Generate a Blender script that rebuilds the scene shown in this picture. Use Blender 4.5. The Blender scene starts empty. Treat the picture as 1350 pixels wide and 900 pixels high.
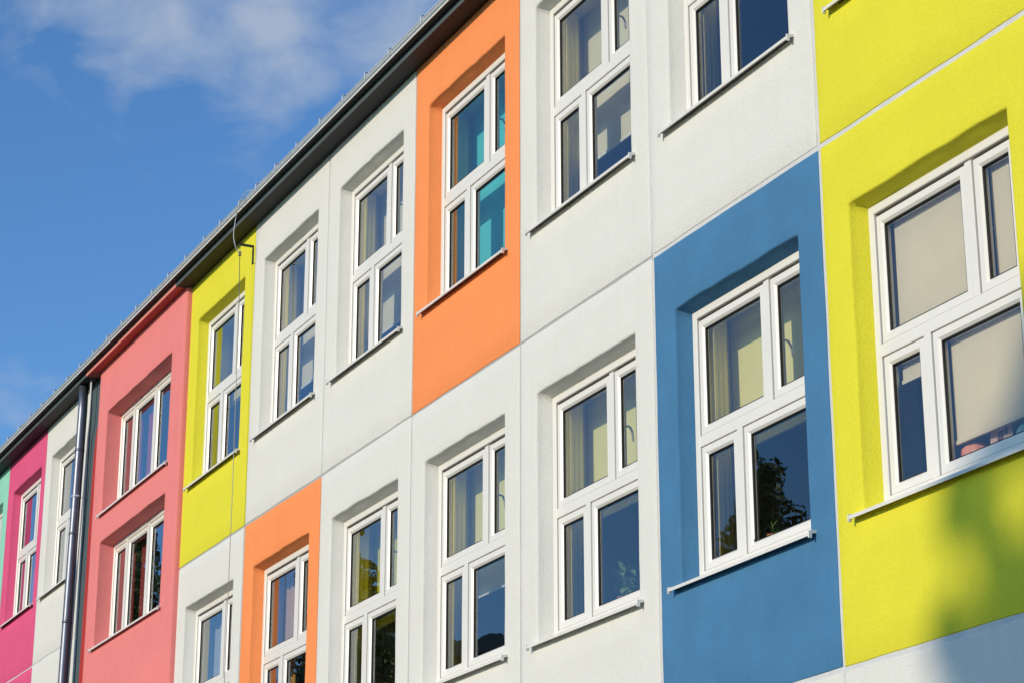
import bpy, bmesh, math, random
from mathutils import Vector, Matrix, noise
R = math.radians
S = bpy.context.scene
COL = S.collection
GZ = 7.95                      # height of the joint between the two upper storeys above the ground

# ------------------------------------------------------------------ camera
cam_d = bpy.data.cameras.new('camera'); cam = bpy.data.objects.new('camera', cam_d); COL.objects.link(cam)
cam_d.sensor_width = 36.0; cam_d.lens = 3002.72 / 1350 * 36; cam_d.clip_start = .1; cam_d.clip_end = 3000
yaw, pitch, roll = 1.11379467, .332892596, -.000604
fw = Vector((-math.sin(yaw) * math.cos(pitch), math.cos(yaw) * math.cos(pitch), math.sin(pitch)))
rt = Vector((math.cos(yaw), math.sin(yaw), 0)); up = rt.cross(fw)
r2 = math.cos(roll) * rt + math.sin(roll) * up; u2 = -math.sin(roll) * rt + math.cos(roll) * up
m = Matrix((r2, u2, -fw)).transposed().to_4x4(); m.translation = Vector((11.9119, -8.1959, GZ - 6.3495))
cam.matrix_world = m
S.camera = cam

# ------------------------------------------------------------------ sun, sky, exposure
SUN_EL, SUN_AZ = R(18.5), R(13)        # azimuth measured from the facade's normal towards +X
sd = Vector((math.sin(SUN_AZ) * math.cos(SUN_EL), -math.cos(SUN_AZ) * math.cos(SUN_EL), math.sin(SUN_EL)))
sl = bpy.data.lights.new('sun', 'SUN'); sl.energy = 3.12; sl.angle = R(.53); sl.color = (1, .86, .67)
so = bpy.data.objects.new('sun', sl); COL.objects.link(so); so.rotation_euler = sd.to_track_quat('Z', 'Y').to_euler()
so.location = (5, -40, 40)
W = bpy.data.worlds.new('World'); S.world = W; W.use_nodes = True
nt = W.node_tree; N = nt.nodes; Lk = nt.links; N.clear()
def nd(t, **k):
    n = N.new(t)
    for a, b in k.items(): setattr(n, a, b)
    return n
sky = nd('ShaderNodeTexSky', sky_type='NISHITA', sun_disc=False)
sky.sun_elevation = SUN_EL; sky.sun_rotation = math.atan2(sd.x, sd.y); sky.air_density = 1.0; sky.dust_density = .35; sky.ozone_density = 2.2
sky.altitude = 200
tc = nd('ShaderNodeTexCoord'); nrm = nd('ShaderNodeVectorMath', operation='NORMALIZE'); Lk.new(tc.outputs['Generated'], nrm.inputs[0])
def mth(op, a, b=None, c=None, clamp=False):
    n = nd('ShaderNodeMath', operation=op, use_clamp=clamp)
    for i, v in enumerate((a, b, c)):
        if v is None: continue
        if isinstance(v, (int, float)): n.inputs[i].default_value = v
        else: Lk.new(v, n.inputs[i])
    return n.outputs[0]
def dirof(px, py):
    d = fw * 3002.72 + r2 * (px - 675) - u2 * (py - 450); return d.normalized()
mapn = nd('ShaderNodeMapping'); mapn.inputs['Scale'].default_value = (1, 1, 1.7); Lk.new(nrm.outputs[0], mapn.inputs[0])
n1 = nd('ShaderNodeTexNoise'); n1.inputs['Scale'].default_value = 19; n1.inputs['Detail'].default_value = 8; n1.inputs['Roughness'].default_value = .55; n1.inputs['Distortion'].default_value = .35
Lk.new(mapn.outputs[0], n1.inputs[0])
n2 = nd('ShaderNodeTexNoise'); n2.inputs['Scale'].default_value = 2.1; n2.inputs['Detail'].default_value = 3
Lk.new(mapn.outputs[0], n2.inputs[0])
mask = None
for px, py, rad, amp in ((200, 0, .05, .85), (340, 50, .042, .95), (400, 95, .022, .8), (500, 10, .04, .8), (330, -130, .08, 1.0), (15, 515, .02, .8), (50, 500, .014, .6), (90, 20, .03, .6), (560, 60, .03, .3)):
    d = nd('ShaderNodeVectorMath', operation='DISTANCE'); Lk.new(nrm.outputs[0], d.inputs[0]); d.inputs[1].default_value = dirof(px, py)
    g = mth('MULTIPLY', mth('POWER', 2.718, mth('MULTIPLY', mth('POWER', mth('DIVIDE', d.outputs['Value'], rad), 2.0), -1.0)), amp)
    mask = g if mask is None else mth('MAXIMUM', mask, g)
gen = mth('MULTIPLY', mth('SUBTRACT', n2.outputs[0], .56, clamp=True), 4.0, clamp=True)    # more of the same clouds over the rest of the sky
sub = nd('ShaderNodeVectorMath', operation='DISTANCE'); Lk.new(nrm.outputs[0], sub.inputs[0]); sub.inputs[1].default_value = dirof(350, 350)
away = mth('MULTIPLY', mth('SUBTRACT', sub.outputs['Value'], .2, clamp=True), 5.0, clamp=True)
mask = mth('MAXIMUM', mask, mth('MULTIPLY', mth('MULTIPLY', gen, away), .4))
cl = mth('MULTIPLY', mth('SUBTRACT', mth('ADD', n1.outputs[0], mth('MULTIPLY', mask, .42)), .62, clamp=True), 2.6, clamp=True)
cl = mth('MULTIPLY', cl, mth('MINIMUM', mth('MULTIPLY', mask, 1.5), .70))
tint = nd('ShaderNodeMix', data_type='RGBA', blend_type='MULTIPLY'); tint.inputs[0].default_value = 1
Lk.new(sky.outputs[0], tint.inputs[6]); tint.inputs[7].default_value = (.82, 1.27, 1.70, 1)
mx = nd('ShaderNodeMix', data_type='RGBA'); Lk.new(cl, mx.inputs[0]); Lk.new(tint.outputs[2], mx.inputs[6]); mx.inputs[7].default_value = (4.6, 5.2, 6.1, 1)
bg = nd('ShaderNodeBackground'); Lk.new(mx.outputs[2], bg.inputs[0]); bg.inputs[1].default_value = .105
ow = nd('ShaderNodeOutputWorld'); Lk.new(bg.outputs[0], ow.inputs[0])
S.view_settings.view_transform = 'Standard'; S.view_settings.look = 'None'; S.view_settings.exposure = 0; S.view_settings.gamma = 1
S.render.engine = 'CYCLES'
S.cycles.max_bounces = 8; S.cycles.transparent_max_bounces = 12

# ------------------------------------------------------------------ helpers
def tag(o, label=None, cat=None, group=None, kind=None):
    if label: o['label'] = label
    if cat: o['category'] = cat
    if group: o['group'] = group
    if kind: o['kind'] = kind
    return o
def empty(name, loc=(0, 0, 0)):
    o = bpy.data.objects.new(name, None); o.empty_display_size = .2; COL.objects.link(o); o.location = loc; return o
class MB:
    def __init__(s): s.v = []; s.f = []; s.m = []; s.sm = []
    def quad(s, pts, mi=0, sm=False):
        b = len(s.v); s.v += [tuple(p) for p in pts]; s.f.append(tuple(range(b, b + len(pts)))); s.m.append(mi); s.sm.append(sm)
    def box(s, x0, x1, y0, y1, z0, z1, mi=0, bev=0):
        if bev:
            b = bev; c = []
            bm = bmesh.new(); bmesh.ops.create_cube(bm, size=1)
            for v in bm.verts: v.co = Vector(((x0 + x1) / 2 + v.co.x * (x1 - x0), (y0 + y1) / 2 + v.co.y * (y1 - y0), (z0 + z1) / 2 + v.co.z * (z1 - z0)))
            bmesh.ops.bevel(bm, geom=bm.edges[:], offset=b, segments=2, affect='EDGES', profile=.5)
            s.addbm(bm, mi); bm.free(); return
        p = [(x, y, z) for z in (z0, z1) for y in (y0, y1) for x in (x0, x1)]
        for q in ((0, 2, 3, 1), (4, 5, 7, 6), (0, 1, 5, 4), (2, 6, 7, 3), (0, 4, 6, 2), (1, 3, 7, 5)): s.quad([p[i] for i in q], mi)
    def addbm(s, bm, mi=0, sm=False):
        b = len(s.v); bm.verts.index_update(); s.v += [tuple(v.co) for v in bm.verts]
        for f in bm.faces: s.f.append(tuple(b + v.index for v in f.verts)); s.m.append(mi); s.sm.append(sm)
    def tube(s, pts, r, n=10, mi=0, cap=True, sm=True):
        pts = [Vector(p) for p in pts]; rr = r if isinstance(r, (list, tuple)) else [r] * len(pts)
        b = len(s.v); pu = None
        for i, p in enumerate(pts):
            d = (pts[min(i + 1, len(pts) - 1)] - pts[max(i - 1, 0)]).normalized()
            if pu is None:
                pu = d.orthogonal().normalized()
            pu = (pu - d * pu.dot(d)).normalized(); w = d.cross(pu)
            for k in range(n):
                a = 2 * math.pi * k / n; s.v.append(tuple(p + (pu * math.cos(a) + w * math.sin(a)) * rr[i]))
        for i in range(len(pts) - 1):
            for k in range(n):
                s.f.append((b + i * n + k, b + i * n + (k + 1) % n, b + (i + 1) * n + (k + 1) % n, b + (i + 1) * n + k)); s.m.append(mi); s.sm.append(sm)
        if cap:
            s.f.append(tuple(b + k for k in reversed(range(n)))); s.m.append(mi); s.sm.append(False)
            s.f.append(tuple(b + (len(pts) - 1) * n + k for k in range(n))); s.m.append(mi); s.sm.append(False)
    def ring(s, x0, x1, z0, z1, w, y0, y1, mi=0, c=.006, inner=.0):
        """rectangular frame with chamfered front edges; front faces -Y at y0; inner: extra slope of the inner edge"""
        prof = [(0, y1), (0, y0 + c), (c, y0), (w - c - inner, y0), (w, y0 + c + inner * .8), (w, y1)]
        loops = []
        for (o, y) in prof:
            loops.append([(x0 + o, y, z0 + o), (x1 - o, y, z0 + o), (x1 - o, y, z1 - o), (x0 + o, y, z1 - o)])
        loops.append(loops[0])
        for a, b2 in zip(loops, loops[1:]):
            for k in range(4):
                s.quad([a[k], a[(k + 1) % 4], b2[(k + 1) % 4], b2[k]], mi)
    def mesh(s, name, mats, merge=0):
        me = bpy.data.meshes.new(name); me.from_pydata(s.v, [], s.f); me.polygons.foreach_set('material_index', s.m); me.polygons.foreach_set('use_smooth', s.sm)
        for mt in (mats if isinstance(mats, (list, tuple)) else [mats]): me.materials.append(mt)
        bm = bmesh.new(); bm.from_mesh(me)
        if merge > 0: bmesh.ops.remove_doubles(bm, verts=bm.verts[:], dist=merge)
        bmesh.ops.recalc_face_normals(bm, faces=bm.faces[:]) if merge != -1 else None
        bm.to_mesh(me); bm.free(); me.update(); return me
    def build(s, name, mats, parent=None, merge=0.00005, loc=None):
        o = bpy.data.objects.new(name, s.mesh(name, mats, merge)); COL.objects.link(o)
        if parent: o.parent = parent
        if loc: o.location = loc
        return o

# ------------------------------------------------------------------ materials
def mat(name, col, rough=.6, metal=0, spec=.5, var=.0, vscale=1.0, bump=0, bscale=100, bdist=.002, bump2=0, dirt=0, coord='Object', grime=None, emit=None, fine=0):
    mt = bpy.data.materials.new(name); mt.use_nodes = True; t = mt.node_tree; n = t.nodes; l = t.links
    p = n['Principled BSDF']; p.inputs['Roughness'].default_value = rough; p.inputs['Metallic'].default_value = metal
    p.inputs['Specular IOR Level'].default_value = spec; p.inputs['Base Color'].default_value = (*col, 1)
    c = n.new('ShaderNodeNewGeometry').outputs['Position'] if coord == 'World' else n.new('ShaderNodeTexCoord').outputs['Object']
    out = None
    if var:
        a = n.new('ShaderNodeTexNoise'); a.inputs['Scale'].default_value = vscale; a.inputs['Detail'].default_value = 6; a.inputs['Roughness'].default_value = .62; l.new(c, a.inputs[0])
        r = n.new('ShaderNodeMapRange'); r.inputs[1].default_value = .3; r.inputs[2].default_value = .7; r.inputs[3].default_value = 1 - var; r.inputs[4].default_value = 1 + var; l.new(a.outputs[0], r.inputs[0])
        h = n.new('ShaderNodeHueSaturation'); h.inputs['Color'].default_value = (*col, 1); l.new(r.outputs[0], h.inputs['Value']); out = h.outputs[0]
    if fine:
        a = n.new('ShaderNodeTexNoise'); a.inputs['Scale'].default_value = 38; a.inputs['Detail'].default_value = 5; a.inputs['Roughness'].default_value = .7; l.new(c, a.inputs[0])
        r = n.new('ShaderNodeMapRange'); r.inputs[1].default_value = .3; r.inputs[2].default_value = .7; r.inputs[3].default_value = 1 - fine; r.inputs[4].default_value = 1 + fine; l.new(a.outputs[0], r.inputs[0])
        h = n.new('ShaderNodeHueSaturation'); l.new(out, h.inputs['Color']); l.new(r.outputs[0], h.inputs['Value']); out = h.outputs[0]
    if dirt:
        # faint vertical rain streaks and blotches, fixed to the wall
        mp = n.new('ShaderNodeMapping'); mp.inputs['Scale'].default_value = (6, 6, .55); l.new(c, mp.inputs[0])
        a = n.new('ShaderNodeTexNoise'); a.inputs['Scale'].default_value = 1.6; a.inputs['Detail'].default_value = 8; a.inputs['Roughness'].default_value = .7; l.new(mp.outputs[0], a.inputs[0])
        r = n.new('ShaderNodeMapRange'); r.inputs[1].default_value = .52; r.inputs[2].default_value = .78; r.inputs[3].default_value = 0; r.inputs[4].default_value = dirt; l.new(a.outputs[0], r.inputs[0])
        mxx = n.new('ShaderNodeMix'); mxx.data_type = 'RGBA'; l.new(r.outputs[0], mxx.inputs[0])
        if out: l.new(out, mxx.inputs[6])
        else: mxx.inputs[6].default_value = (*col, 1)
        mxx.inputs[7].default_value = (*(grime or tuple(x * .55 + .02 for x in col)), 1); out = mxx.outputs[2]
    if out: l.new(out, p.inputs['Base Color'])
    if bump:
        a = n.new('ShaderNodeTexNoise'); a.inputs['Scale'].default_value = bscale; a.inputs['Detail'].default_value = 3; l.new(c, a.inputs[0])
        b = n.new('ShaderNodeBump'); b.inputs['Strength'].default_value = bump; b.inputs['Distance'].default_value = bdist; l.new(a.outputs[0], b.inputs['Height'])
        if bump2:
            a2 = n.new('ShaderNodeTexNoise'); a2.inputs['Scale'].default_value = 7; a2.inputs['Detail'].default_value = 3; l.new(c, a2.inputs[0])
            b2 = n.new('ShaderNodeBump'); b2.inputs['Strength'].default_value = bump2; b2.inputs['Distance'].default_value = .012; l.new(a2.outputs[0], b2.inputs['Height'])
            l.new(b2.outputs[0], b.inputs['Normal'])
        l.new(b.outputs[0], p.inputs['Normal'])
    if emit: p.inputs['Emission Color'].default_value = (*emit, 1); p.inputs['Emission Strength'].default_value = 1
    return mt
def stucco(name, col, var=.035, dirt=.12, grime=None):
    return mat(name, col, rough=.88, spec=.25, var=var, vscale=1.7, bump=.75, bscale=75, bdist=.005, bump2=.28, fine=.045, dirt=dirt, coord='World', grime=grime)
M = {}
M['white'] = stucco('white_stucco', (.70, .69, .63), .02, .16, (.52, .51, .44))
M['yellow'] = stucco('yellow_stucco', (.72, .665, .04), .03, .10, (.55, .48, .03))
M['blue'] = stucco('blue_stucco', (.061, .188, .345), .10, .22, (.03, .15, .34))
M['orange'] = stucco('orange_stucco', (.90, .285, .092), .03, .10, (.68, .15, .03))
M['pink'] = stucco('salmon_pink_stucco', (.77, .225, .212), .03, .10, (.55, .12, .10))
M['magenta'] = stucco('magenta_stucco', (.70, .095, .22), .04, .12, (.42, .03, .11))
M['mint'] = stucco('mint_stucco', (.28, .62, .48), .04, .12)
M['red'] = stucco('shade_toned_red_stucco', (.42, .035, .03), .05, .12)  # red paint darkened in colour to stand for shade beside the pink bay
M['slate'] = stucco('slate_grey_stucco', (.075, .105, .115), .05, .12)
M['plinth'] = stucco('grey_plinth_stucco', (.32, .32, .31), .05, .2)
M['grout'] = mat('pale_joint_mortar', (.60, .60, .585), rough=.9, var=.06, vscale=9, bump=.4, bscale=150, coord='World')
M['groutd'] = mat('grey_joint_mortar', (.40, .40, .385), rough=.9, var=.08, vscale=9, bump=.4, bscale=150, coord='World')
M['pvc'] = mat('white_window_plastic', (.76, .735, .67), rough=.32, spec=.5, var=.02, vscale=4, dirt=.06, grime=(.55, .54, .5), coord='World')
M['gasket_gap'] = mat('black_gasket_and_gap_shade', (.012, .012, .013), rough=.6)  # glazing gasket, and the painted-in shade of the gap around each sash
M['spacer'] = mat('grey_aluminium_spacer', (.32, .32, .31), rough=.35, metal=.8)
M['sill'] = mat('white_painted_sill_metal', (.74, .715, .65), rough=.4, metal=.0, var=.05, vscale=6, dirt=.25, grime=(.35, .33, .3), coord='World')
M['cap'] = mat('white_plastic_end_cap', (.72, .71, .68), rough=.5, var=.05, vscale=20)
M['soffit'] = mat('shaded_anthracite_board', (.016, .020, .024), rough=.7, var=.12, vscale=2.5, dirt=.3, grime=(.03, .034, .034), bump=.2, bscale=60, coord='World')  # colour darkened for the deep shade under the eaves
M['stripe'] = mat('sunlit_grey_edge', (.085, .105, .11), rough=.6, var=.1, vscale=3, coord='World')  # lighter copy of the board colour, sunlight painted in
M['pinkedge'] = mat('sunlit_salmon_edge', (.70, .24, .20), rough=.7, var=.06, vscale=3, coord='World')  # lighter colour for the sunlit front of the red board
M['soffitred'] = mat('red_painted_board', (.42, .045, .025), rough=.6, var=.08, vscale=2.5, bump=.2, bscale=60, coord='World')
M['zinc'] = mat('weathered_zinc', (.50, .55, .59), rough=.5, metal=.1, var=.08, vscale=5, dirt=.25, grime=(.22, .23, .24), bump=.03, bscale=12, coord='World')
M['pipe'] = mat('galvanised_downpipe_steel', (.17, .18, .215), rough=.42, metal=.8, var=.12, vscale=8, dirt=.2, coord='World')
M['cable'] = mat('pale_conduit_plastic', (.78, .77, .73), rough=.45)
M['wire'] = mat('grey_steel_wire', (.20, .20, .19), rough=.4, metal=.7)
M['black'] = mat('black_painted_steel', (.015, .015, .017), rough=.45)
M['roof'] = mat('dark_roof_sheet', (.06, .065, .07), rough=.5, var=.1, vscale=1)
M['room'] = mat('pale_room_plaster', (.50, .50, .46), rough=.9, var=.03, vscale=1, coord='World')
M['roomwarm'] = mat('cream_reveal_plaster', (.62, .56, .34), rough=.9, var=.05, vscale=3, bump=.2, bscale=90, coord='World')
M['roomyellow'] = mat('lemon_reveal_plaster', (.58, .54, .10), rough=.9, var=.05, vscale=3, coord='World')
M['roomorange'] = mat('ochre_reveal_plaster', (.62, .33, .10), rough=.9, var=.05, vscale=3, coord='World')
M['roomred'] = mat('brick_red_reveal_plaster', (.40, .09, .08), rough=.9, var=.05, vscale=3, coord='World')
M['floor'] = mat('brown_linoleum', (.16, .12, .09), rough=.4, var=.1, vscale=1, coord='World')
def cloth(name, col, tr=.12):
    mt = mat(name, col, rough=.85, spec=.2, var=.04, vscale=3, bump=.25, bscale=500, bdist=.001)
    t = mt.node_tree; n = t.nodes; l = t.links; p = n['Principled BSDF']
    tl = n.new('ShaderNodeBsdfTranslucent'); tl.inputs[0].default_value = (*col, 1)
    ms = n.new('ShaderNodeMixShader'); ms.inputs[0].default_value = tr; l.new(p.outputs[0], ms.inputs[1]); l.new(tl.outputs[0], ms.inputs[2]); l.new(ms.outputs[0], n['Material Output'].inputs[0]); return mt
M['b_cream'] = cloth('cream_blind_fabric', (.78, .73, .52))
M['b_yellow'] = cloth('straw_yellow_blind_fabric', (.80, .75, .32))
M['b_lemon'] = cloth('lemon_blind_fabric', (.62, .58, .06))
M['b_beige'] = cloth('beige_blind_fabric', (.73, .64, .48))
M['b_teal'] = cloth('teal_blind_fabric', (.12, .68, .66))
M['b_grey'] = cloth('pale_grey_blind_fabric', (.48, .48, .45))
M['b_dark'] = cloth('brown_blind_fabric', (.10, .08, .06))
M['c_red'] = cloth('dusky_red_curtain_fabric', (.46, .07, .08))
M['c_white'] = cloth('off_white_curtain_fabric', (.60, .60, .56), .4)
M['c_ochre'] = cloth('ochre_curtain_fabric', (.62, .34, .10))
M['b_khaki'] = cloth('khaki_curtain_fabric', (.92, .82, .27), .2)
M['bar'] = mat('white_blind_bar', (.75, .75, .72), rough=.4)
M['handle'] = mat('satin_handle_metal', (.55, .55, .53), rough=.3, metal=.6)
M['leaf'] = mat('houseplant_leaf_green', (.07, .16, .04), rough=.4, var=.3, vscale=12)
M['leafpale'] = mat('variegated_leaf_green', (.30, .42, .20), rough=.4, var=.3, vscale=12)
M['terra'] = mat('terracotta', (.45, .17, .09), rough=.8, var=.1, vscale=10)
M['soil'] = mat('potting_soil', (.03, .02, .015), rough=1)
M['salmon'] = mat('salmon_glazed_ceramic', (.78, .30, .20), rough=.4, var=.1, vscale=14)
M['card'] = mat('pale_pink_card', (.72, .45, .38), rough=.8)
M['cardbrown'] = mat('brown_print', (.16, .07, .05), rough=.8)
M['cyan'] = mat('pale_cyan_glazed_ceramic', (.25, .5, .52), rough=.3)
M['paper'] = mat('white_paper', (.75, .75, .73), rough=.8)

# glass: a pane of double glazing. Reflection from several surfaces, the rest passes straight through
gm = bpy.data.materials.new('double_glazing'); gm.use_nodes = True; t = gm.node_tree; n = t.nodes; l = t.links; n.clear()
fr = n.new('ShaderNodeFresnel'); fr.inputs['IOR'].default_value = 1.5
mu = n.new('ShaderNodeMath'); mu.operation = 'MULTIPLY'; mu.use_clamp = True; mu.inputs[1].default_value = 2.25; l.new(fr.outputs[0], mu.inputs[0])
gl = n.new('ShaderNodeBsdfGlossy'); gl.inputs['Roughness'].default_value = .0; gl.inputs['Color'].default_value = (.92, .96, 1, 1)
tn = n.new('ShaderNodeBsdfTransparent'); tn.inputs[0].default_value = (.90, .93, .92, 1)
tcg = n.new('ShaderNodeNewGeometry'); nz = n.new('ShaderNodeTexNoise'); nz.inputs['Scale'].default_value = 1.6; l.new(tcg.outputs['Position'], nz.inputs[0])
bp = n.new('ShaderNodeBump'); bp.inputs['Strength'].default_value = .25; bp.inputs['Distance'].default_value = .007; l.new(nz.outputs[0], bp.inputs['Height']); l.new(bp.outputs[0], gl.inputs['Normal'])
ms = n.new('ShaderNodeMixShader'); l.new(mu.outputs[0], ms.inputs[0]); l.new(tn.outputs[0], ms.inputs[1]); l.new(gl.outputs[0], ms.inputs[2])
om = n.new('ShaderNodeOutputMaterial'); l.new(ms.outputs[0], om.inputs[0]); M['glass'] = gm

# ------------------------------------------------------------------ ground and street
def struct(o): o['kind'] = 'structure'; return o
M['asphalt'] = mat('asphalt', (.04, .04, .042), rough=.9, var=.15, vscale=.8, bump=.4, bscale=60, coord='World')
M['grass'] = mat('short_grass', (.04, .075, .02), rough=.95, var=.3, vscale=.5, bump=.6, bscale=30, coord='World')
M['paving'] = mat('grey_paving', (.10, .10, .097), rough=.9, var=.1, vscale=1.5, bump=.3, bscale=50, coord='World')
M['paint'] = mat('white_road_paint', (.7, .7, .68), rough=.7, var=.1, vscale=3)
b = MB(); b.quad([(-700, -700, 0), (700, -700, 0), (700, 700, 0), (-700, 700, 0)]); struct(b.build('ground', M['grass']))
b = MB(); b.box(-120, 60, -4.5, -.02, -.2, .12, bev=.01); struct(b.build('pavement', M['paving']))
b = MB(); b.quad([(-120, -12, .004), (60, -12, .004), (60, -4.5, .004), (-120, -4.5, .004)]); struct(b.build('road', M['asphalt']))
b = MB()
for i in range(36): b.quad([(-118 + i * 5, -8.31, .008), (-115.5 + i * 5, -8.31, .008), (-115.5 + i * 5, -8.19, .008), (-118 + i * 5, -8.19, .008)])
struct(b.build('road_marking', M['paint']))

# ------------------------------------------------------------------ the building
BD = empty('school_building', (-8, 0, 0))
tag(BD, 'long plastered building with coloured and white facade panels and white windows', 'building')
def part(b, name, mats, merge=.00005, label=None):
    """mesh given in world coordinates of the building (z measured from the joint line)"""
    o = b.build(name, mats, BD, merge); o.location = (8, 0, GZ)
    if label: o['label'] = label
    return o

def nz3(p, f, s): return noise.noise(Vector((p[0] * f + s, p[1] * f + 3.1 * s, p[2] * f - s)))
def tile(b, X0, X1, Z0, Z1, op, y=0, edge=True, yr=.124, seed=0, inn=(.055, .05, .033, 0), n=30, rad=.018, ed=.03, rx=.05):
    """rendered wall panel with a splayed, soft edged window niche. op = (x0,x1,z0,z1)"""
    rings = []          # (x0,x1,z0,z1,Y, wobble)
    if edge:
        e = .006
        rings += [(X0, X1, Z0, Z1, y + ed, 0), (X0, X1, Z0, Z1, y + e, 1), (X0 + e * .3, X1 - e * .3, Z0 + e * .3, Z1 - e * .3, y + e * .3, 1), (X0 + e, X1 - e, Z0 + e, Z1 - e, y, 1)]
    else: rings += [(X0, X1, Z0, Z1, y, 0)]
    if op:
        a, c, d, f = op
        for t_ in (.25, .5, .75):
            rings.append((X0 + (a - X0) * t_, X1 + (c - X1) * t_, Z0 + (d - Z0) * t_, Z1 + (f - Z1) * t_, y, 0))
        for k in range(5):
            an = math.pi / 2 * k / 4; o = rad * (1 - math.sin(an)); ox = rx * (1 - math.sin(an)); yy = y + rad * 1.05 * (1 - math.cos(an))
            rings.append((a - ox * .5 + rx * .0, c + ox * .5, d - o * .3, f + o, yy, 2))
        il, ir, it, ib = inn
        for t_ in (.35, .7, 1):
            rings.append((a + il * t_, c - ir * t_, d + ib * t_, f - it * t_, y + rad * 1.05 + (yr - y - rad * 1.05) * t_, 2 * (1 - t_)))
    rr = random.Random(seed); s1 = rr.uniform(0, 90)
    def pt(r, side, u):
        x0, x1, z0, z1, Y, w = r
        p = [(x0 + (x1 - x0) * u, Y, z0), (x1, Y, z0 + (z1 - z0) * u), (x1 - (x1 - x0) * u, Y, z1), (x0, Y, z1 - (z1 - z0) * u)][side]
        if w:
            amp = .006 if w == 1 else .0055 * (w / 2) ** 2
            k = math.sin(math.pi * u) ** .5 if w >= 1 else 1
            dx = nz3((p[0], 0, p[2]), 2.2, s1) * amp * 1.2; dz = nz3((p[0], 0, p[2]), 2.2, s1 + 40) * amp * 1.3
            if w > 1 and side == 2: dz += abs(nz3((p[0] * 1.0, 0, 0), 2.6, s1 + 7)) * .022 * (w / 2) ** 2 * max(0, math.sin(math.pi * u)) ** .6
            dy = abs(nz3((p[0], 0, p[2]), 1.6, s1 + 11)) * .004 if w > 1 else 0
            p = (p[0] + dx, p[1] + dy, p[2] + dz)
        return p
    if op is None:
        r = rings[-1]
        for a_, c_ in zip(rings, rings[1:]):
            for sd_ in range(4):
                for k in range(n):
                    b.quad([pt(a_, sd_, k / n), pt(a_, sd_, (k + 1) / n), pt(c_, sd_, (k + 1) / n), pt(c_, sd_, k / n)], 0, True)
        b.quad([pt(r, sd_, k / n) for sd_ in range(4) for k in range(n)], 0, False)
        return
    for a_, c_ in zip(rings, rings[1:]):
        for sd_ in range(4):
            for k in range(n):
                b.quad([pt(a_, sd_, k / n), pt(a_, sd_, (k + 1) / n), pt(c_, sd_, (k + 1) / n), pt(c_, sd_, k / n)], 0, True)

# ---- windows -----------------------------------------------------
def sash_mesh(x0, x1, z0, z1, w=.068, y0=.131):
    b = MB(); b.ring(x0 - .009, x1 + .009, z0 - .009, z1 + .009, .011, y0 + .016, y0 + .05, 1, .001); b.ring(x0, x1, z0, z1, w, y0, y0 + .062, 0, .005, .012)  # outer black ring paints in the shadow gap between sash and frame
    b.ring(x0 + w - .001, x1 - w + .001, z0 + w - .001, z1 - w + .001, .009, y0 + .016, y0 + .028, 1, .001)
    b.ring(x0 + w - .0005, x1 - w + .0005, z0 + w - .0005, z1 - w + .0005, .016, y0 + .034, y0 + .046, 2, .001)
    return b
def pane_mesh(x0, x1, z0, z1, w=.068, y0=.131):
    b = MB(); Y = y0 + .03; i = w + .0005
    b.quad([(x0 + i, Y, z0 + i), (x1 - i, Y, z0 + i), (x1 - i, Y, z1 - i), (x0 + i, Y, z1 - i)]); return b
def handle_mesh(x, y, z):
    b = MB(); b.box(x - .014, x + .014, y, y + .012, z - .035, z + .035, bev=.004)
    b.tube([(x, y + .01, z), (x, y + .045, z), (x + .006, y + .052, z - .012), (x + .03, y + .056, z - .05), (x + .045, y + .056, z - .13)], [.009, .009, .0095, .009, .007], 8)
    return b
def sill_mesh(x0, x1, zt, zf, yb=.118, yf=-.058):
    b = MB(); t_ = .003
    prof = [(yb, zt), (yf, zf), (yf, zf - .023), (yf + .008, zf - .023), (yf + .008, zf - .020), (yf + .0035, zf - .020), (yf + .0035, zf - .004), (yb, zt - .004)]
    k = len(prof)
    for i in range(k):
        p, q = prof[i], prof[(i + 1) % k]; b.quad([(x0, *p), (x1, *p), (x1, *q), (x0, *q)])
    for x in (x0, x1): b.quad([(x, *p) for p in prof])
    return b
def cap_mesh(x, s, zt, zf, yf=-.058):
    b = MB(); x0, x1 = sorted((x, x + s * .012))
    # a folded cap: plate standing a little above the sill and a lip turned under it
    pr = [(yf - .004, zf + .010), (.03, zf + .024), (.03, zf + .004), (yf + .022, zf - .008), (yf + .020, zf - .038), (yf - .004, zf - .038)]
    for xx in (x0, x1): b.quad([(xx, *p) for p in pr])
    for i in range(len(pr)):
        p, q = pr[i], pr[(i + 1) % len(pr)]; b.quad([(x0, *p), (x1, *p), (x1, *q), (x0, *q)])
    return b
cache = {}
def sub(name, key, fn, mats, parent, loc):
    if key not in cache: cache[key] = fn().mesh(name, mats, -1 if name == 'pane' else .00001)
    o = bpy.data.objects.new(name, cache[key]); COL.objects.link(o); o.parent = parent; o.location = loc; return o
SM = [M['pvc'], M['gasket_gap'], M['spacer']]
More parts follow.
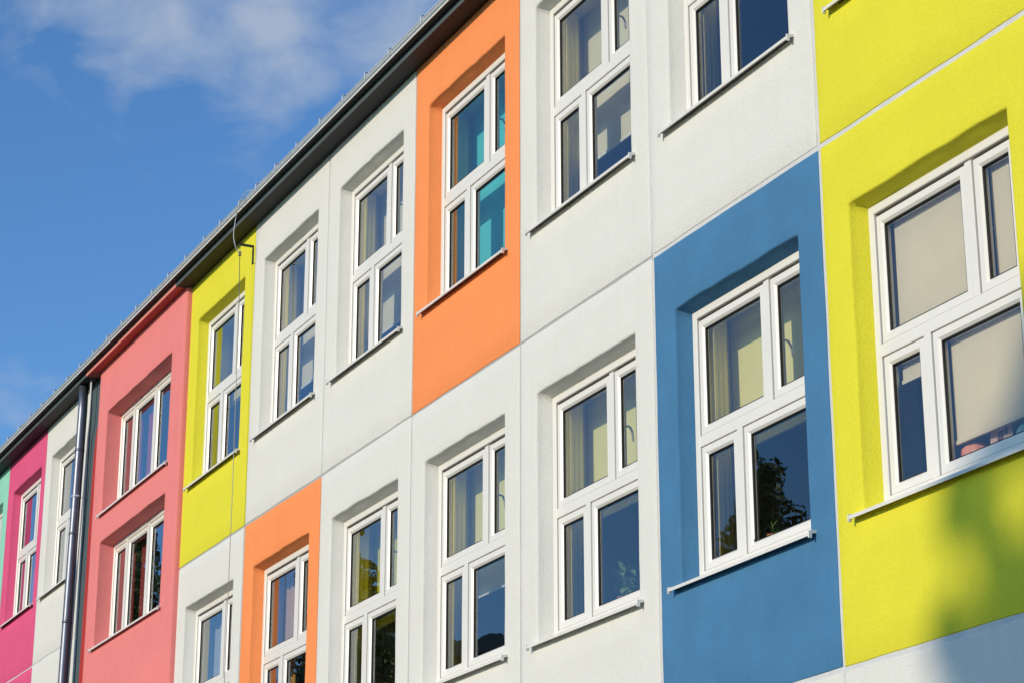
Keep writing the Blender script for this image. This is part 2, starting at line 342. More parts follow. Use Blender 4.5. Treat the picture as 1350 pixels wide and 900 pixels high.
def cross_window(bl, zj, mt=1.385, mbm=.97, tilt=False):
    """bl: bay's left edge, zj: joint above the window"""
    key = (mt, mbm)
    def frame():
        b = MB(); x0, x1, z0, z1 = .362, 1.945, -2.615, -.568
        b.ring(x0, x1, z0, z1, .062, .12, .20, 0, .005)
        b.box(x0 + .06, x1 - .06, .122, .20, -1.622, -1.540, 0, .004)                   # transom
        b.box(mt - .034, mt + .034, .1215, .199, -1.542, -.645, 0, .004)                # upper mullion
        b.box(mbm - .036, mbm + .036, .1215, .199, -2.555, -1.620, 0, .004)             # lower mullion
        return b
    f = sub('window', ('f',) + key, frame, [M['pvc']], BD, (bl + 8, 0, GZ + zj))
    L0, R0 = .433, 1.877; g = .008
    rects = [(L0, mt - .034 - g, -1.536, -.651), (mt + .034 + g, R0, -1.536, -.651), (L0, mbm - .036 - g, -2.55, -1.626), (mbm + .036 + g, R0, -2.55, -1.626)]
    for i, r in enumerate(rects):
        s_ = sub('sash', ('s', i) + key, lambda: sash_mesh(*r), SM, f, (0, 0, 0))
        sub('pane', ('p', i) + key, lambda: pane_mesh(*r), [M['glass']], f, (0, 0, 0))
    sub('window_handle', ('h',) + key, lambda: handle_mesh(mt + .034 + .036, .195, -1.10), [M['handle']], f, (0, 0, 0))
    sub('window_sill', 'sill', lambda: sill_mesh(.225, 2.055, -2.605, -2.655), [M['sill']], f, (0, 0, 0))
    sub('sill_end_cap', 'capl', lambda: cap_mesh(.225, -1, -2.605, -2.655), [M['cap']], f, (0, 0, 0))
    sub('sill_end_cap', 'capr', lambda: cap_mesh(2.055, 1, -2.605, -2.655), [M['cap']], f, (0, 0, 0))
    return f

BLD_B = []   # bays: (left, right, upper colour, lower colour)
bays = [(-27.36, -25.06, 'white', 'white'), (-25.06, -22.76, 'mint', 'mint'), (-22.76, -20.53, 'magenta', 'magenta'), (-20.53, -18.23, 'white', 'white'),
        (-13.82, -11.5, 'yellow', 'white'), (-11.5, -9.2, 'white', 'orange'), (-9.2, -6.9, 'white', 'white'), (-6.9, -4.6, 'orange', 'white'),
        (-4.6, -2.3, 'white', 'white'), (-2.3, 0, 'white', 'blue'), (0, 2.3, 'yellow', 'yellow'), (2.3, 4.6, 'white', 'white')]
names = {'white': 'white', 'yellow': 'bright yellow', 'orange': 'orange', 'blue': 'blue', 'pink': 'salmon pink', 'magenta': 'magenta', 'mint': 'mint green'}
TOP = 3.585
reveal = {}
for i, (a, c, cu, cl_) in enumerate(bays):
    g = .017 if a > -2.4 else .011
    for row, (colr, z0, z1, zj) in enumerate(((cu, 0, TOP, 3.6), (cl_, -3.6, 0, 0))):
        gl_ = .017 if a > -2.4 else .010; gr_ = .017 if c > -2.4 else .010
        b = MB(); gt = 0 if row == 0 else g
        tile(b, a + gl_, c - gr_, z0 + g, z1 - gt, (a + .312, a + 1.985, zj - 2.655, zj - .535), seed=i * 7 + row * 3)
        part(b, 'facade_panel', M[colr], label=names[colr] + ' rendered facade panel around a window' )
    # ground storey
    b = MB(); tile(b, a + g, c - g, -7.15, -3.6 - g, None, seed=i + 70)
    part(b, 'facade_panel', M['white'], label='white rendered facade panel of the ground storey')
    # inner wall of the room with its window reveal
    for row, zj in ((0, 3.6), (1, 0)):
        colr = cu if row == 0 else cl_
        rc = M['roomwarm']
        if row == 1 and colr == 'white' and i in (6,): rc = M['roomyellow']
        if (row == 1 and i == 5) or (row == 0 and i == 7): rc = M['roomorange']
        if row == 0 and i == 4: rc = M['roomyellow']
        if i == 2: rc = M['roomred']
        if i in (3, 11, 0): rc = M['room']
        b = MB(); x0, x1, zz0, zz1 = a + .385, a + 1.925, zj - 2.57, zj - .61
        A = [(x0 + .0, .2005, zz0), (x1, .2005, zz0), (x1, .2005, zz1), (x0, .2005, zz1)]
        Bq = [(x0 - .03, .45, zz0), (x1 + .03, .45, zz0), (x1 + .03, .45, zz1 + .03), (x0 - .03, .45, zz1 + .03)]
        Cq = [(a, .45, zj - 3.6), (c, .45, zj - 3.6), (c, .45, zj), (a, .45, zj)]
        for P, Q in ((A, Bq), (Bq, Cq)):
            for k in range(4): b.quad([P[k], P[(k + 1) % 4], Q[(k + 1) % 4], Q[k]], 0)
        part(b, 'inner_wall', rc)
        cross_window(a, zj, *((1.435, .915) if i == 10 else (1.385, .97)))
# slate strip behind the downpipe, with red paint lapping over its edge, its shade painted in as deeper red
b = MB(); tile(b, -18.23 + .005, -17.45, -7.15, TOP, None, y=.004, seed=91); part(b, 'facade_strip', M['slate'], label='slate grey rendered strip behind the downpipe')
b = MB(); prof = []
zs = [2.86, 2.7, 2.4, 2.0, 1.5, 1.0, .4, -.4, -1.2, -3, -7.15]
wd = [.0, .06, .10, .105, .125, .12, .135, .145, .15, .16, .17]
for k in range(len(zs) - 1):
    b.quad([(-17.80 - wd[k], -.004, zs[k]), (-17.5, -.004, zs[k]), (-17.5, -.004, zs[k + 1]), (-17.80 - wd[k + 1], -.004, zs[k + 1])])
    b.quad([(-17.80 - wd[k], -.004, zs[k]), (-17.80 - wd[k + 1], -.004, zs[k + 1]), (-17.80 - wd[k + 1], .006, zs[k + 1]), (-17.80 - wd[k], .006, zs[k])])
part(b, 'shaded_red_edge', M['red'], label='red painted edge beside the slate strip, darkened in colour for shade')
# salmon pink projecting bay with two three-light windows
b = MB(); PX0, PX1, PY = -17.55, -13.80, -.07
for z0, z1, op in ((1.26, TOP, (-17.1, -14.3, 1.455, 2.885)), (-.9, 1.26, (-17.1, -14.3, -.365, 1.06))):
    tile(b, PX0 + .02, PX1 - .03, z0, z1, op, y=PY, edge=False, seed=int(z0 * 10) + 200, inn=(.04, .03, .03, 0), rad=.012, n=30, rx=.012)
def strip(z0, z1, n=30):
    for (xa, ya), (xb, yb) in (((PX0 + .02, PY), (PX0 + .006, PY + .006)), ((PX0 + .006, PY + .006), (PX0, PY + .02)), ((PX0, PY + .02), (PX0, .03)),
                               ((PX1 - .03, PY), (PX1 - .01, PY + .008)), ((PX1 - .01, PY + .008), (PX1, PY + .03)), ((PX1, PY + .03), (PX1 + .006, .03))):
        for k in range(n):
            q = z0 + (z1 - z0) * k / n, z0 + (z1 - z0) * (k + 1) / n
            b.quad([(xa, ya, q[0]), (xb, yb, q[0]), (xb, yb, q[1]), (xa, ya, q[1])], 0, True)
strip(1.26, TOP); strip(-.9, 1.26)
b.quad([(PX0 + .02, PY, -7.15), (PX1 - .03, PY, -7.15), (PX1 - .03, PY, -.9), (PX0 + .02, PY, -.9)], 0, True); strip(-7.15, -.9, 8)
part(b, 'facade_panel', M['pink'], label='salmon pink rendered bay standing proud of the wall')
b = MB()
for z0, z1, o0, o1 in ((1.26, TOP + .1, 1.47, 2.86), (-3.6, 1.26, -.34, 1.03)):
    A = [(-17.06, .2005, o0), (-14.34, .2005, o0), (-14.34, .2005, o1), (-17.06, .2005, o1)]
    Bq = [(-17.1, .45, o0), (-14.3, .45, o0), (-14.3, .45, o1), (-17.1, .45, o1)]
    Cq = [(-18.23, .45, z0), (-13.82, .45, z0), (-13.82, .45, z1), (-18.23, .45, z1)]
    for P, Q in ((A, Bq), (Bq, Cq)):
        for k in range(4): b.quad([P[k], P[(k + 1) % 4], Q[(k + 1) % 4], Q[k]], 0)
part(b, 'inner_wall', M['roomred'])
def triple_window(zb, zt):
    xs = [-17.075, -16.46, -15.53, -14.325]
    def frame():
        b = MB(); b.ring(xs[0], xs[3], 0, zt - zb, .055, .12, .20, 0, .005)
        for x in xs[1:3]: b.box(x - .032, x + .032, .1215, .199, .05, zt - zb - .05, 0, .004)
        return b
    f = sub('window', ('t', zt - zb), frame, [M['pvc']], BD, (8, 0, GZ + zb))
    for k in range(3):
        r = (xs[k] + (.058 if k == 0 else .036), xs[k + 1] - (.058 if k == 2 else .036), .058, zt - zb - .058)
        sub('sash', ('ts', k, zt - zb), lambda: sash_mesh(*r), SM, f, (0, 0, 0))
        sub('pane', ('tp', k, zt - zb), lambda: pane_mesh(*r), [M['glass']], f, (0, 0, 0))
    sub('window_sill', 'tsill', lambda: sill_mesh(-17.17, -14.24, 0, -.035, .118, -.115), [M['sill']], f, (0, 0, 0))
    sub('sill_end_cap', 'tcl', lambda: cap_mesh(-17.17, -1, 0, -.035, -.115), [M['cap']], f, (0, 0, 0))
    sub('sill_end_cap', 'tcr', lambda: cap_mesh(-14.24, 1, 0, -.035, -.115), [M['cap']], f, (0, 0, 0))
triple_window(1.475, 2.855); triple_window(-.345, 1.03)

# mortar joints, set back between the panels
for k in range(1, len(bays)):
    x = bays[k][0]
    if abs(x + 13.82) < .01: continue
    b = MB(); b.box(x - .03, x + .03, .008, .06, -7.2, TOP)
    part(b, 'vertical_joint', M['grout'] if x > -2.4 or x < -18 else M['groutd'])
for (x0, x1) in ((-27.36, -18.23), (-13.82, -2.3), (-2.3, 4.6)):
    for z in (0, -3.6):
        b = MB(); b.box(x0, x1, .0065, .0595, z - .03, z + .03); part(b, 'horizontal_joint', M['grout'] if x0 > -3 or x0 < -20 else M['groutd'])
# shell: floors, partitions, back and end walls, roof
for z, nme in ((TOP + .02, 'ceiling'), (-.12, 'floor_slab'), (-3.72, 'floor_slab')):
    b = MB(); b.box(-27.5, 4.7, .4505, 11.5, z, z + .17); part(b, nme, M['floor'] if nme != 'ceiling' else M['room'])
b = MB(); b.box(-27.5, 4.7, 6.3, 6.5, -3.55, TOP + .019); part(b, 'corridor_wall', M['room'])
for x in (-22.76, -18.1, -13.9, -9.2, -4.6, 0):
    b = MB(); b.box(x - .07, x + .07, .4515, 6.3, -3.55, TOP + .019); part(b, 'partition_wall', M['room'])
b = MB(); b.box(-27.55, 4.75, 11.5, 11.8, -GZ, TOP); part(b, 'back_wall', M['white'])
for x in (-27.46, 4.62):
    b = MB(); b.box(x - .1, x + .1 if x < 0 else x + .1, .012 if x < 0 else .013, 11.5, -GZ, TOP); part(b, 'end_wall', M['white'])
b = MB(); b.box(-27.4, 4.55, -.02, .05, -GZ, -7.16, bev=.01); part(b, 'plinth', M['plinth'])
b = MB(); b.box(-27.7, 4.9, .03, 11.9, TOP + .2, TOP + .26); part(b, 'attic_slab', M['roof'])
b = MB()
for (ya, za), (yb, zb) in (((-.19, 3.775), (5.9, 5.3)), ((5.9, 5.3), (12.0, 3.75))):
    b.quad([(-27.8, ya, za), (5, ya, za), (5, yb, zb), (-27.8, yb, zb)]); b.quad([(-27.8, ya, za + .04), (5, ya, za + .04), (5, yb, zb + .04), (-27.8, yb, zb + .04)])
b.quad([(-27.8, -.19, 3.775), (5, -.19, 3.775), (5, -.19, 3.815), (-27.8, -.19, 3.815)])
part(b, 'roof', M['roof'])
# eaves
for x0, x1, mt_, mat2 in ((-27.7, -17.82, 'slate', M['soffit']), (-17.82, -13.86, 'red', M['soffitred']), (-13.86, 4.85, 'slate', M['soffit'])):
    b = MB(); e = .0015
    b.box(x0, x1, -.1955, .03, TOP + .002, TOP + .060, bev=.002)
    o = part(b, 'soffit_board', mat2, label={'red': 'red painted soffit board'}.get(mt_, 'dark grey soffit board'))
    b = MB(); b.box(x0, x1, -.2025, -.196, TOP - .003, TOP + .0605, bev=.0015); part(b, 'soffit_edge', M['pinkedge'] if mt_ == 'red' else M['stripe'])  # front strip in a lighter colour stands for sun on the soffit board
    b = MB(); b.box(x0, x1, -.19, -.02, TOP + .063, TOP + .128)
    part(b, 'fascia_board', mat2)
b = MB(); b.box(-27.75, 4.9, -.275, -.192, TOP + .066, TOP + .092, bev=.003); part(b, 'roof_edge_board', M['soffit'])
b = MB(); b.box(-27.75, 4.9, -.2835, -.2755, TOP + .062, TOP + .082, bev=.002); part(b, 'drip_strip', M['pvc'])
GY, GZc, GR = -.245, 3.727, .045
b = MB(); sg = 16; nx = 24
for k in range(nx):
    xa, xb = -27.75 + 32.65 * k / nx, -27.75 + 32.65 * (k + 1) / nx
    for j in range(sg):
        a0 = math.pi + math.pi * j / sg; a1 = math.pi + math.pi * (j + 1) / sg
        for rr_ in (GR, GR - .003):
            b.quad([(xa, GY + rr_ * math.cos(a0), GZc + rr_ * math.sin(a0)), (xb, GY + rr_ * math.cos(a0), GZc + rr_ * math.sin(a0)),
                    (xb, GY + rr_ * math.cos(a1), GZc + rr_ * math.sin(a1)), (xa, GY + rr_ * math.cos(a1), GZc + rr_ * math.sin(a1))], 0, True)
b.tube([(-27.75, GY - GR, GZc), (4.9, GY - GR, GZc)], .008, 8)
GT = part(b, 'gutter', M['zinc'])
brx = [-6.15, -6.92, -7.55, -8.12, -8.78, -9.44, -10.1, -10.71, -11.29, -11.95, -12.55, -13.23]
x = -5.45
while x < 4.8: brx.append(x); x += .68
x = -13.9
while x > -27.6: brx.append(x); x -= .66
def bracket():
    b = MB(); pts = []
    for k in range(13):
        a = math.pi * (.93 + 1.07 * k / 12); pts.append((0, (GR + .006) * math.cos(a), (GR + .006) * math.sin(a)))
    pts = [(0, -GR + .03, .045), (0, -GR + .005, .05), (0, -GR - .008, .03)] + pts
    b.tube(pts, .008, 6)
    return b
for x in brx: sub('gutter_bracket', 'brk', bracket, [M['zinc']], GT, (x + random.Random(x).uniform(-.02, .02), GY, GZc))

# downpipe, its collars, the thin conduit beside it
b = MB(); px_ = -18.20
path = [(px_ - .02, -.115, 3.62), (px_, -.118, 3.2), (px_, -.135, 1.5), (px_, -.155, -.6), (px_, -.165, -3.6), (px_, -.165, -7.75)]
b.tube(path, .065, 28); DP = part(b, 'downpipe', M['pipe'])
def ppos(z):
    for p, q in zip(path, path[1:]):
        if q[2] <= z <= p[2]:
            t_ = (p[2] - z) / (p[2] - q[2]); return tuple(p[j] + (q[j] - p[j]) * t_ for j in range(3))
for z in (2.62, 1.42, .18, -1.0, -2.4, -4.4):
    b = MB(); p = ppos(z); b.tube([(p[0], p[1], z - .016), (p[0], p[1], z + .016)], .0685, 28); o = b.build('pipe_collar', M['pipe'], DP)
for z in (1.95, -.9, -3.9):
    b = MB(); p = ppos(z); b.tube([(p[0], p[1], z - .014), (p[0], p[1], z + .014)], .0695, 28); b.box(p[0] - .012, p[0] + .012, p[1] + .05, .004, z - .012, z + .012); b.box(p[0] + .06, p[0] + .10, p[1] - .01, p[1] + .01, z - .012, z + .012, bev=.002)
    b.build('pipe_clamp', M['zinc'], DP)
b = MB(); b.tube([(-17.93, -.09, 3.6), (-17.93, -.09, 3.02), (-17.95, -.085, 2.93), (-18.04, -.07, 2.80), (-18.13, -.07, 1.5), (-18.26, -.07, -.8), (-18.26, -.07, -7.6)], .015, 12); part(b, 'cable_conduit', M['cable'])

# lightning conductor: arm, hanging wire, loop to the gutter
b = MB(); b.box(-11.575, -11.55, -.185, .004, 3.335, 3.362, bev=.003); b.box(-11.58, -11.545, -.012, .003, 3.13, 3.33, bev=.003); ARM = part(b, 'wire_arm', M['black'])
b = MB(); b.tube([(-11.56, -.17, 3.33), (-11.50, -.172, 2.6), (-11.478, -.168, .4), (-11.48, -.17, -2), (-11.48, -.17, -7.7)], .0045, 6); part(b, 'earth_wire', M['wire'])
b = MB(); Pn = [(-10.846, -.29, 3.73), (-10.97, -.31, 3.765), (-11.088, -.33, 3.73), (-11.208, -.33, 3.65), (-11.334, -.31, 3.576), (-11.374, -.31, 3.468), (-11.387, -.31, 3.36), (-11.40, -.28, 3.25), (-11.45, -.22, 3.197), (-11.53, -.175, 3.21), (-11.545, -.172, 3.27)]
V = [Vector(p) for p in Pn]; cv = []
for k in range(len(V) - 1):
    p0, p1, p2, p3 = V[max(k - 1, 0)], V[k], V[k + 1], V[min(k + 2, len(V) - 1)]
    for j in range(6):
        t_ = j / 6; cv.append(.5 * ((2 * p1) + (p2 - p0) * t_ + (2 * p0 - 5 * p1 + 4 * p2 - p3) * t_ ** 2 + (3 * p1 - p0 - 3 * p2 + p3) * t_ ** 3))
cv.append(V[-1]); b.tube(cv, .005, 6); part(b, 'looped_cable', M['zinc'])
b = MB(); b.box(-11.563, -11.537, -.183, -.157, 3.20, 3.25, bev=.003); part(b, 'wire_clamp', M['black'])

# ------------------------------------------------------------------ things inside the rooms, seen through the panes
def blind(bl, zj, zend, mt_, label, y=.452, x0=.36, x1=1.95, ztop=-.575, group=None):
    b = MB(); h = ztop - zend; n = 16
    X = [x0 + (x1 - x0) * k / n for k in range(n + 1)]
    for k in range(n):
        for j in range(6):
            za, zb = ztop - h * j / 6, ztop - h * (j + 1) / 6
            f = lambda x, z: y + .003 * math.sin(x * 9 + bl) * (ztop - z)
            b.quad([(X[k], f(X[k], za), za), (X[k + 1], f(X[k + 1], za), za), (X[k + 1], f(X[k + 1], zb), zb), (X[k], f(X[k], zb), zb)], 0, True)
    root = empty('roller_blind', (bl, 0, GZ + zj)); tag(root, label, 'blind', group)
    b.build('blind_fabric', mt_, root, merge=.0001)
    b = MB(); b.box(x0, x1, y - .012, y + .012, zend - .028, zend, bev=.003); b.build('bottom_bar', mt_ if mt_ is M['b_beige'] else M['bar'], root)
    b = MB(); b.tube([(x0, y + .02, ztop + .01), (x1, y + .02, ztop + .01)], .022, 12); b.build('roller', M['bar'], root)
    return root
def curtain(bl, zj, x0, x1, z0, z1, y, mt_, label, folds=6, amp=.025):
    b = MB(); n = folds * 8
    for k in range(n):
        def P(i, z): u = i / n; return (x0 + (x1 - x0) * u, y + amp * math.sin(u * folds * 2 * math.pi) + amp * .4 * math.sin(u * 17), z)
        b.quad([P(k, z0), P(k + 1, z0), P(k + 1, z1), P(k, z1)], 0, True)
    o = b.build('curtain', mt_, None, loc=(bl, 0, GZ + zj)); tag(o, label, 'curtain'); return o
def side_curtain(bl, zj, label):
    b = MB(); n = 30; z0, z1 = -2.55, -.62
    for k in range(n):
        def P(i, z): u = i / n; return (.516 + .005 * math.sin(u * 3 * 2 * math.pi) - .040 * u, .203 + .147 * u, z)
        b.quad([P(k, z0), P(k + 1, z0), P(k + 1, z1), P(k, z1)], 0, True)
    o = b.build('curtain', M['c_ochre'] if label.startswith('ochre') else M['b_khaki'], None, loc=(bl, 0, GZ + zj)); tag(o, label, 'curtain'); return o
gb = 'roller blinds hanging inside the windows'
blind(-2.3, 0, -1.60, M['b_yellow'], 'yellow roller blind half lowered inside the window of the blue panel', group=gb)
blind(-4.6, 0, -1.60, M['b_yellow'], 'yellow blind inside the white-panel window left of the blue panel', group=gb)
blind(-6.9, 0, -1.79, M['b_yellow'], 'yellow blind inside the white-panel window below the large orange panel', group=gb)
blind(-9.2, 0, -1.63, M['b_lemon'], 'lemon blind behind dark reflecting glass, right of the lower orange panel', group=gb)
blind(-11.5, 0, -1.63, M['b_dark'], 'brown blind inside the window of the lower orange panel', group=gb)
blind(-2.3, 3.6, -1.60, M['b_cream'], 'cream blind in the upper white-panel window above the blue panel', group=gb)
blind(-4.6, 3.6, -2.02, M['b_cream'], 'cream blind in the upper white-panel window right of the large orange panel', group=gb)
blind(-6.9, 3.6, -2.30, M['b_teal'], 'teal roller blind inside the window of the large upper orange panel', group=gb)
blind(-9.2, 3.6, -2.13, M['b_cream'], 'cream blind in the upper white-panel window left of the large orange panel', group=gb)
blind(-11.5, 3.6, -2.05, M['b_cream'], 'cream blind in the upper white-panel window right of the small yellow panel', group=gb)
blind(-13.82, 3.6, -1.58, M['b_yellow'], 'yellow blind inside the window of the upper yellow panel next to the pink bay', group=gb)
gb2 = 'beige blinds close behind the panes of the right yellow window'
mt0, mb0 = 1.435, .915
blind(0, 0, -1.50, M['b_beige'], 'beige blind filling the large upper left pane of the right yellow window', .215, .515, mt0 - .06, -.70, gb2)
blind(0, 0, -1.50, M['b_beige'], 'beige blind in the narrow upper right pane of the right yellow window', .215, mt0 + .10, 1.82, -.70, gb2)
blind(0, 0, -1.80, M['b_beige'], 'beige blind rolled almost up in the narrow lower left pane of the right yellow window', .215, .515, mb0 - .06, -1.70, gb2)
blind(0, 0, -2.34, M['b_beige'], 'beige blind pulled nearly down in the large lower right pane of the right yellow window', .215, mb0 + .11, 1.82, -1.70, gb2)
curtain(-20.53, 3.6, .40, 1.9, -2.5, -.6, .34, M['b_grey'], 'pale grey curtain in the white-panel window behind the downpipe', 7)
curtain(-22.76, 3.6, .42, 1.25, -2.5, -.6, .36, M['c_red'], 'dusky red curtain in the window of the magenta panel', 5)
curtain(-25.06, 3.6, .42, 1.9, -2.5, -.6, .40, M['b_grey'], 'pale grey curtain in the window of the mint panel at the far left', 6)
curtain(-11.5, 0, .44, .80, -2.5, -.6, .36, M['c_ochre'], 'ochre curtain drawn to the left inside the lower orange panel window', 3)
curtain(-13.82, 0, .42, .85, -2.5, -.6, .35, M['c_white'], 'off-white curtain in the lowest white-panel window below the small yellow panel', 4)
for (bl, zj, lab) in ((-4.6, 0, 'khaki curtain edge at the left in the window left of the blue panel'), (-2.3, 0, 'khaki curtain edge at the left inside the window of the blue panel'),
                      (-6.9, 0, 'khaki curtain edge at the left in the window below the large orange panel'), (-6.9, 3.6, 'ochre curtain edge at the left inside the upper orange panel window'), (-9.2, 0, 'khaki curtain edge at the left behind the dark reflecting window'),
                      (-9.2, 3.6, 'khaki curtain edge at the left in the upper window left of the large orange panel'), (-11.5, 3.6, 'khaki curtain edge at the left in the upper window right of the small yellow panel'),
                      (-4.6, 3.6, 'khaki curtain edge at the left in the upper window right of the large orange panel'), (-2.3, 3.6, 'khaki curtain edge at the left in the upper window above the blue panel')):
    side_curtain(bl, zj, lab)
for z0, z1, lab in ((1.5, 2.83, 'upper'), (-.3, 1.0, 'lower')):
    for x0, x1, w in ((-16.98, -16.62, 'left'), (-16.36, -16.02, 'middle')):
        curtain(0, 0, x0, x1, z0, z1, .30, M['c_red'], 'dusky red curtain in the %s light of the %s pink bay window' % (w, lab), 4, .02)
# plants
def leaf(b, base, d, L, w, droop, mi=1):
    d = Vector(d).normalized(); side = d.cross(Vector((0, 0, 1))).normalized(); pr_ = None; nS = 5
    for k in range(nS + 1):
        t_ = k / nS; c = Vector(base) + d * L * t_ + Vector((0, 0, -droop * L * t_ * t_)); ww = w * math.sin(math.pi * min(.97, t_ * .92 + .05))
        cur = (c - side * ww + Vector((0, 0, ww * .3)), c, c + side * ww + Vector((0, 0, ww * .3)))
        if pr_:
            b.quad([pr_[0], pr_[1], cur[1], cur[0]], mi, True); b.quad([pr_[1], pr_[2], cur[2], cur[1]], mi, True)
        pr_ = cur
def plant(x, zj, z, h, nl, L, w, lf, label, y=.33, seed=1):
    rnd = random.Random(seed); root = empty('potted_plant', (x, y, GZ + zj + z)); tag(root, label, 'plant')
    b = MB(); b.tube([(0, 0, 0), (0, 0, .10), (0, 0, .10), (0, 0, .125)], [.045, .06, .067, .067], 20); b.build('pot', M['terra'], root)
    b = MB(); b.tube([(0, 0, .12), (0, 0, .127)], .06, 16)
    for k in range(4): b.tube([(0, 0, .12), (rnd.uniform(-.02, .02), rnd.uniform(-.02, .02), .12 + h * .5), (rnd.uniform(-.07, .07), rnd.uniform(-.03, .03), .12 + h)], [.006, .005, .003], 6)
    b.build('stem', M['leaf'], root)
    for k in range(nl):
        b = MB(); a = rnd.uniform(0, 2 * math.pi); hh = .10 + h * (k + .5) / nl
        leaf(b, (rnd.uniform(-.03, .03), rnd.uniform(-.02, .02), hh), (math.cos(a), math.sin(a) * .5, rnd.uniform(.15, .9)), L * rnd.uniform(.7, 1.2), w, rnd.uniform(.3, .9), 0)
        b.build('leaf', lf, root, merge=.0001)
plant(-2.3 + 1.06, 0, -2.535, .10, 22, .17, .014, M['leaf'], 'potted plant with narrow green leaves on the sill inside the blue panel window', seed=3, y=.31)
plant(-4.6 + 1.18, 0, -2.535, .28, 30, .13, .034, M['leafpale'], 'tall potted plant with pale leaves inside the window left of the blue panel', seed=8, y=.33)
plant(-9.2 + .96, 0, -2.535, .48, 26, .12, .030, M['leafpale'], 'potted plant with pale leaves behind the dark reflecting window', seed=15, y=.33)
# ornaments on the sill of the right yellow window
b = MB(); rad = [(.0, .0), (.05, .003), (.088, .03), (.098, .08), (.09, .13), (.05, .158), (0, .165)]
for k in range(len(rad) - 1):
    for j in range(24):
        def P(i, q): a = 2 * math.pi * i / 24; rr_ = rad[q][0] * (1 + .05 * math.cos(a * 8)); return (rr_ * math.cos(a), rr_ * math.sin(a) * .8, rad[q][1])
        b.quad([P(j, k), P(j + 1, k), P(j + 1, k + 1), P(j, k + 1)], 0, True)
b.v = [(v_[0] * 1.1, v_[1], v_[2] * 1.12) for v_ in b.v]; o = b.build('ceramic_bowl', M['salmon'], None, merge=.0002, loc=(1.08, .305, GZ - 2.534)); tag(o, 'salmon coloured round ornament on the sill behind the right yellow window', 'ornament')
root = empty('postcard', (1.40, .255, GZ - 2.530)); root.rotation_euler = (R(-12), R(-8), R(10)); tag(root, 'small pale pink card leaning on the sill behind the right yellow window', 'card')
b = MB(); b.box(-.09, .09, 0, .003, 0, .20); b.build('card', M['card'], root)
b = MB(); b.box(-.03, .02, -.002, -.0005, .12, .18); b.box(.03, .05, -.002, -.0005, .14, .19); b.build('print', M['cardbrown'], root)
b = MB(); bm = bmesh.new(); bmesh.ops.create_uvsphere(bm, u_segments=24, v_segments=12, radius=.082)
for v in bm.verts: v.co.z = v.co.z * 1.05 + .086; v.co.x *= 1 + .05 * math.sin(v.co.z * 40)
b.addbm(bm, 0, True); bm.free(); b.tube([(0, 0, .16), (0, 0, .19)], [.03, .036], 16)
o = b.build('vase', M['cyan'], None, loc=(1.60, .31, GZ - 2.534)); tag(o, 'pale cyan round vase at the right edge of the right yellow window', 'vase')
# inner sill boards
def isill():
    b = MB(); b.box(.33, 1.98, .2, .50, -2.565, -2.535, bev=.004); return b
for (a, c, cu, cl_) in bays:
    for zj in (3.6, 0): sub('inner_sill', 'isill', isill, [M['pvc']], BD, (a + 8, 0, GZ + zj))

# ------------------------------------------------------------------ across the street: trees and a block of flats (they cast the shade and show in the panes)
M['bark'] = mat('tree_bark', (.09, .07, .05), rough=.95, var=.3, vscale=6, bump=.6, bscale=25)
M['leaves'] = mat('tree_foliage', (.07, .11, .025), rough=.6, var=.35, vscale=1.3)
def tree(x, y, h, r, name, label, seed, crown0=.35, nleaf=9000, flat=1.0, size=.16, lobes=9, group='trees across the street', clumps=None):
    rnd = random.Random(seed); root = empty(name, (x, y, 0)); tag(root, label, 'tree', group)
    b = MB(); z0 = h * crown0
    b.tube([(0, 0, 0), (.05, .03, z0 * .5), (0, 0, z0), (.1, 0, h * .75), (0, 0, h * .95)], [h * .022, h * .018, h * .015, h * .008, .02], 10)
    for k in range(10):
        a = rnd.uniform(0, 6.28); zz = rnd.uniform(z0 * .85, h * .75); l_ = r * rnd.uniform(.5, .9)
        b.tube([(0, 0, zz), (math.cos(a) * l_ * .5, math.sin(a) * l_ * .5, zz + l_ * .35), (math.cos(a) * l_, math.sin(a) * l_, zz + l_ * .8)], [h * .007, h * .004, .01], 6)
    b.build('trunk', M['bark'], root)
    cs = []
    for k in range(lobes):
        t_ = k / (lobes - 1); zz = z0 + (h - z0) * (t_ * .84 + .08); env = math.sin(math.pi * (t_ * .8 + .14)) ** .7
        a = rnd.uniform(0, 6.28); off = r * .45 * env
        cs.append((math.cos(a) * off, math.sin(a) * off, zz, r * .72 * env * rnd.uniform(.8, 1.1)))
    if clumps: cs = clumps
    wts = [c[3] ** 2 for c in cs]; v = []; f = []
    for k in range(nleaf):
        c = rnd.choices(cs, wts)[0]; d = Vector((rnd.gauss(0, 1), rnd.gauss(0, 1), rnd.gauss(0, 1))).normalized() * c[3] * rnd.random() ** .4
        p = Vector((c[0], c[1], c[2])) + Vector((d.x, d.y, d.z * 1.15)); nn = Vector((rnd.gauss(0, 1), rnd.gauss(0, 1), rnd.gauss(0, 1) + .5)).normalized(); a1 = nn.orthogonal().normalized() * size * rnd.uniform(.6, 1.3); a2 = nn.cross(a1) * .6
        q = len(v); v += [tuple(p - a1), tuple(p - a2), tuple(p + a1), tuple(p + a2)]; f.append((q, q + 1, q + 2, q + 3))
    me = bpy.data.meshes.new('crown'); me.from_pydata(v, [], f); me.materials.append(M['leaves']); o = bpy.data.objects.new('crown', me); COL.objects.link(o); o.parent = root
EX, EY = 11.9, 8.2      # mirror image of the viewpoint, for standing things where the panes show them
def mir(az, L): return EX - math.sin(R(az)) * L, EY - math.cos(R(az)) * L
x, y = mir(68.3, 62); tree(x, y, 19.0, 2.5, 'poplar_tree', 'tall narrow poplar mirrored in the dark window beside the lower orange panel', 4, .12, 42000, size=.1, lobes=12)
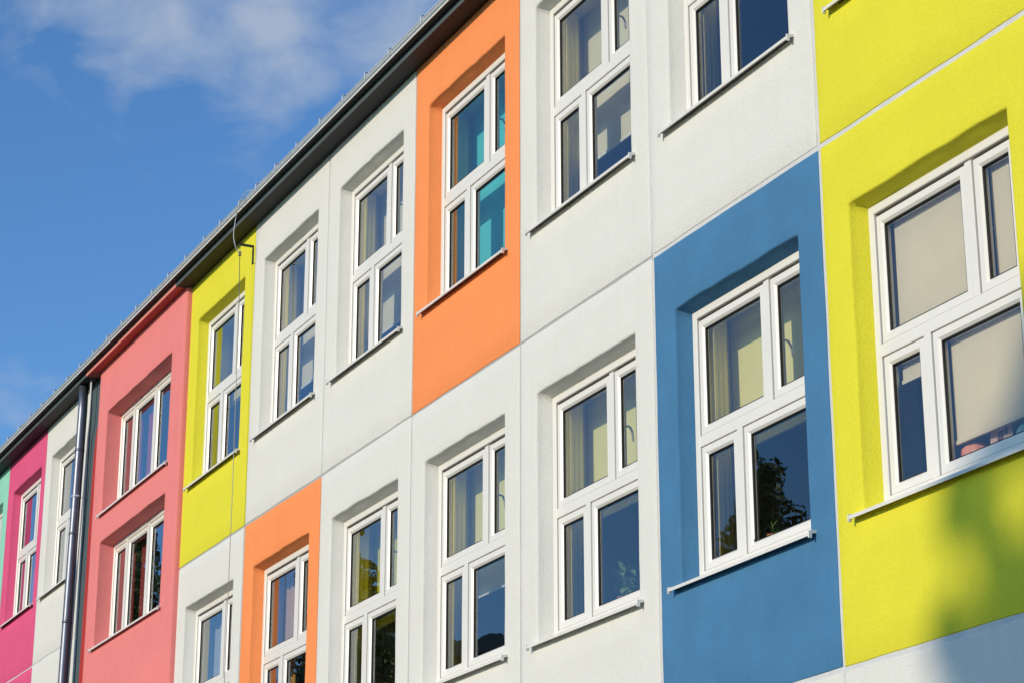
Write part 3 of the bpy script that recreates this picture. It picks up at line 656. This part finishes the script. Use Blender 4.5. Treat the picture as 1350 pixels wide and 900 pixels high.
x, y = mir(57.6, 46); tree(x, y, 15.0, 2.0, 'birch_tree', 'slender tree mirrored in the lower right pane of the blue panel window', 6, .2, 52000, size=.065,
     clumps=[(.25 * math.sin(k * 2.4) * (k / 12), .25 * math.cos(k * 2.4), 14.95 - .42 * k, .22 + .125 * k) for k in range(14)])
x, y = mir(73.6, 64); tree(x, y, 18.6, 2.6, 'poplar_tree', 'tall poplar mirrored in the lower pink bay window', 9, .12, 42000, size=.1, lobes=12)
CL = [(1.3, -2.86, .2), (1.62, -2.55, .26), (1.98, -2.2, .34), (2.3, -1.85, .3), (2.0, -2.75, .32), (2.4, -3.3, .4), (1.72, -2.84, .18), (2.25, -2.4, .35), (1.42, -2.6, .22), (1.32, -3.38, .24), (1.66, -3.56, .3), (1.34, -3.9, .34), (2.15, -3.15, .26), (2.5, -2.7, .42), (2.1, -3.8, .4),
      (2.75, -3.7, .6), (3.5, -2.8, .8), (4.2, -3.6, 1.1), (3.0, -5, 1.1), (4.5, -5.2, 1.3), (1.9, -4.7, .6), (3.6, -1.7, .5), (5.3, -4.2, 1.0), (3.7, -6.3, 1.0), (4.6, -2.4, .7)]
c0 = Vector((3.5, 0, GZ - 4.2)) + sd * 44
tree(c0.x, c0.y, c0.z + 3.0, 3.2, 'lime_tree', 'broad tree whose shade falls on the right end of the facade', 12, .6, 34000, size=.11,
     clumps=[(X - 3.5, random.Random(X).uniform(-.8, .8), Z + 4.2 + c0.z, r_) for X, Z, r_ in CL])
x, y = mir(67, 105)
FB = empty('apartment_block', (x, y, 0)); FB.rotation_euler = (0, 0, R(-25)); tag(FB, 'distant block of flats mirrored at the foot of the lower windows', 'building')
M['far'] = mat('far_block_render', (.16, .14, .13), rough=.9, var=.1, vscale=.3)
M['dkglass'] = mat('dark_far_glass', (.02, .025, .03), rough=.1)
b = MB(); b.box(-22, 22, -6, 6, 0, 20.2, bev=.05); b.build('wall', M['far'], FB)
b = MB()
for x0, x1, hh in ((-22.4, -8, 21.2), (-8, -7, 22.6), (1, 2.2, 22.8), (3, 22.4, 20.9), (12, 12.8, 22.3)): b.box(x0, x1, -4 if hh > 22 else -6.4, -2.8 if hh > 22 else 6.4, 20.2, hh)
b.build('roof', M['roof'], FB)
def fwin():
    b = MB(); b.box(-.7, .7, 6.0, 6.04, 0, 1.4); return b
wm = fwin().mesh('window', [M['dkglass']])
for i in range(14):
    for j in range(6):
        o = bpy.data.objects.new('window', wm); COL.objects.link(o); o.parent = FB; o.location = (-20.2 + i * 3.1, 0, 1.4 + j * 3.2)
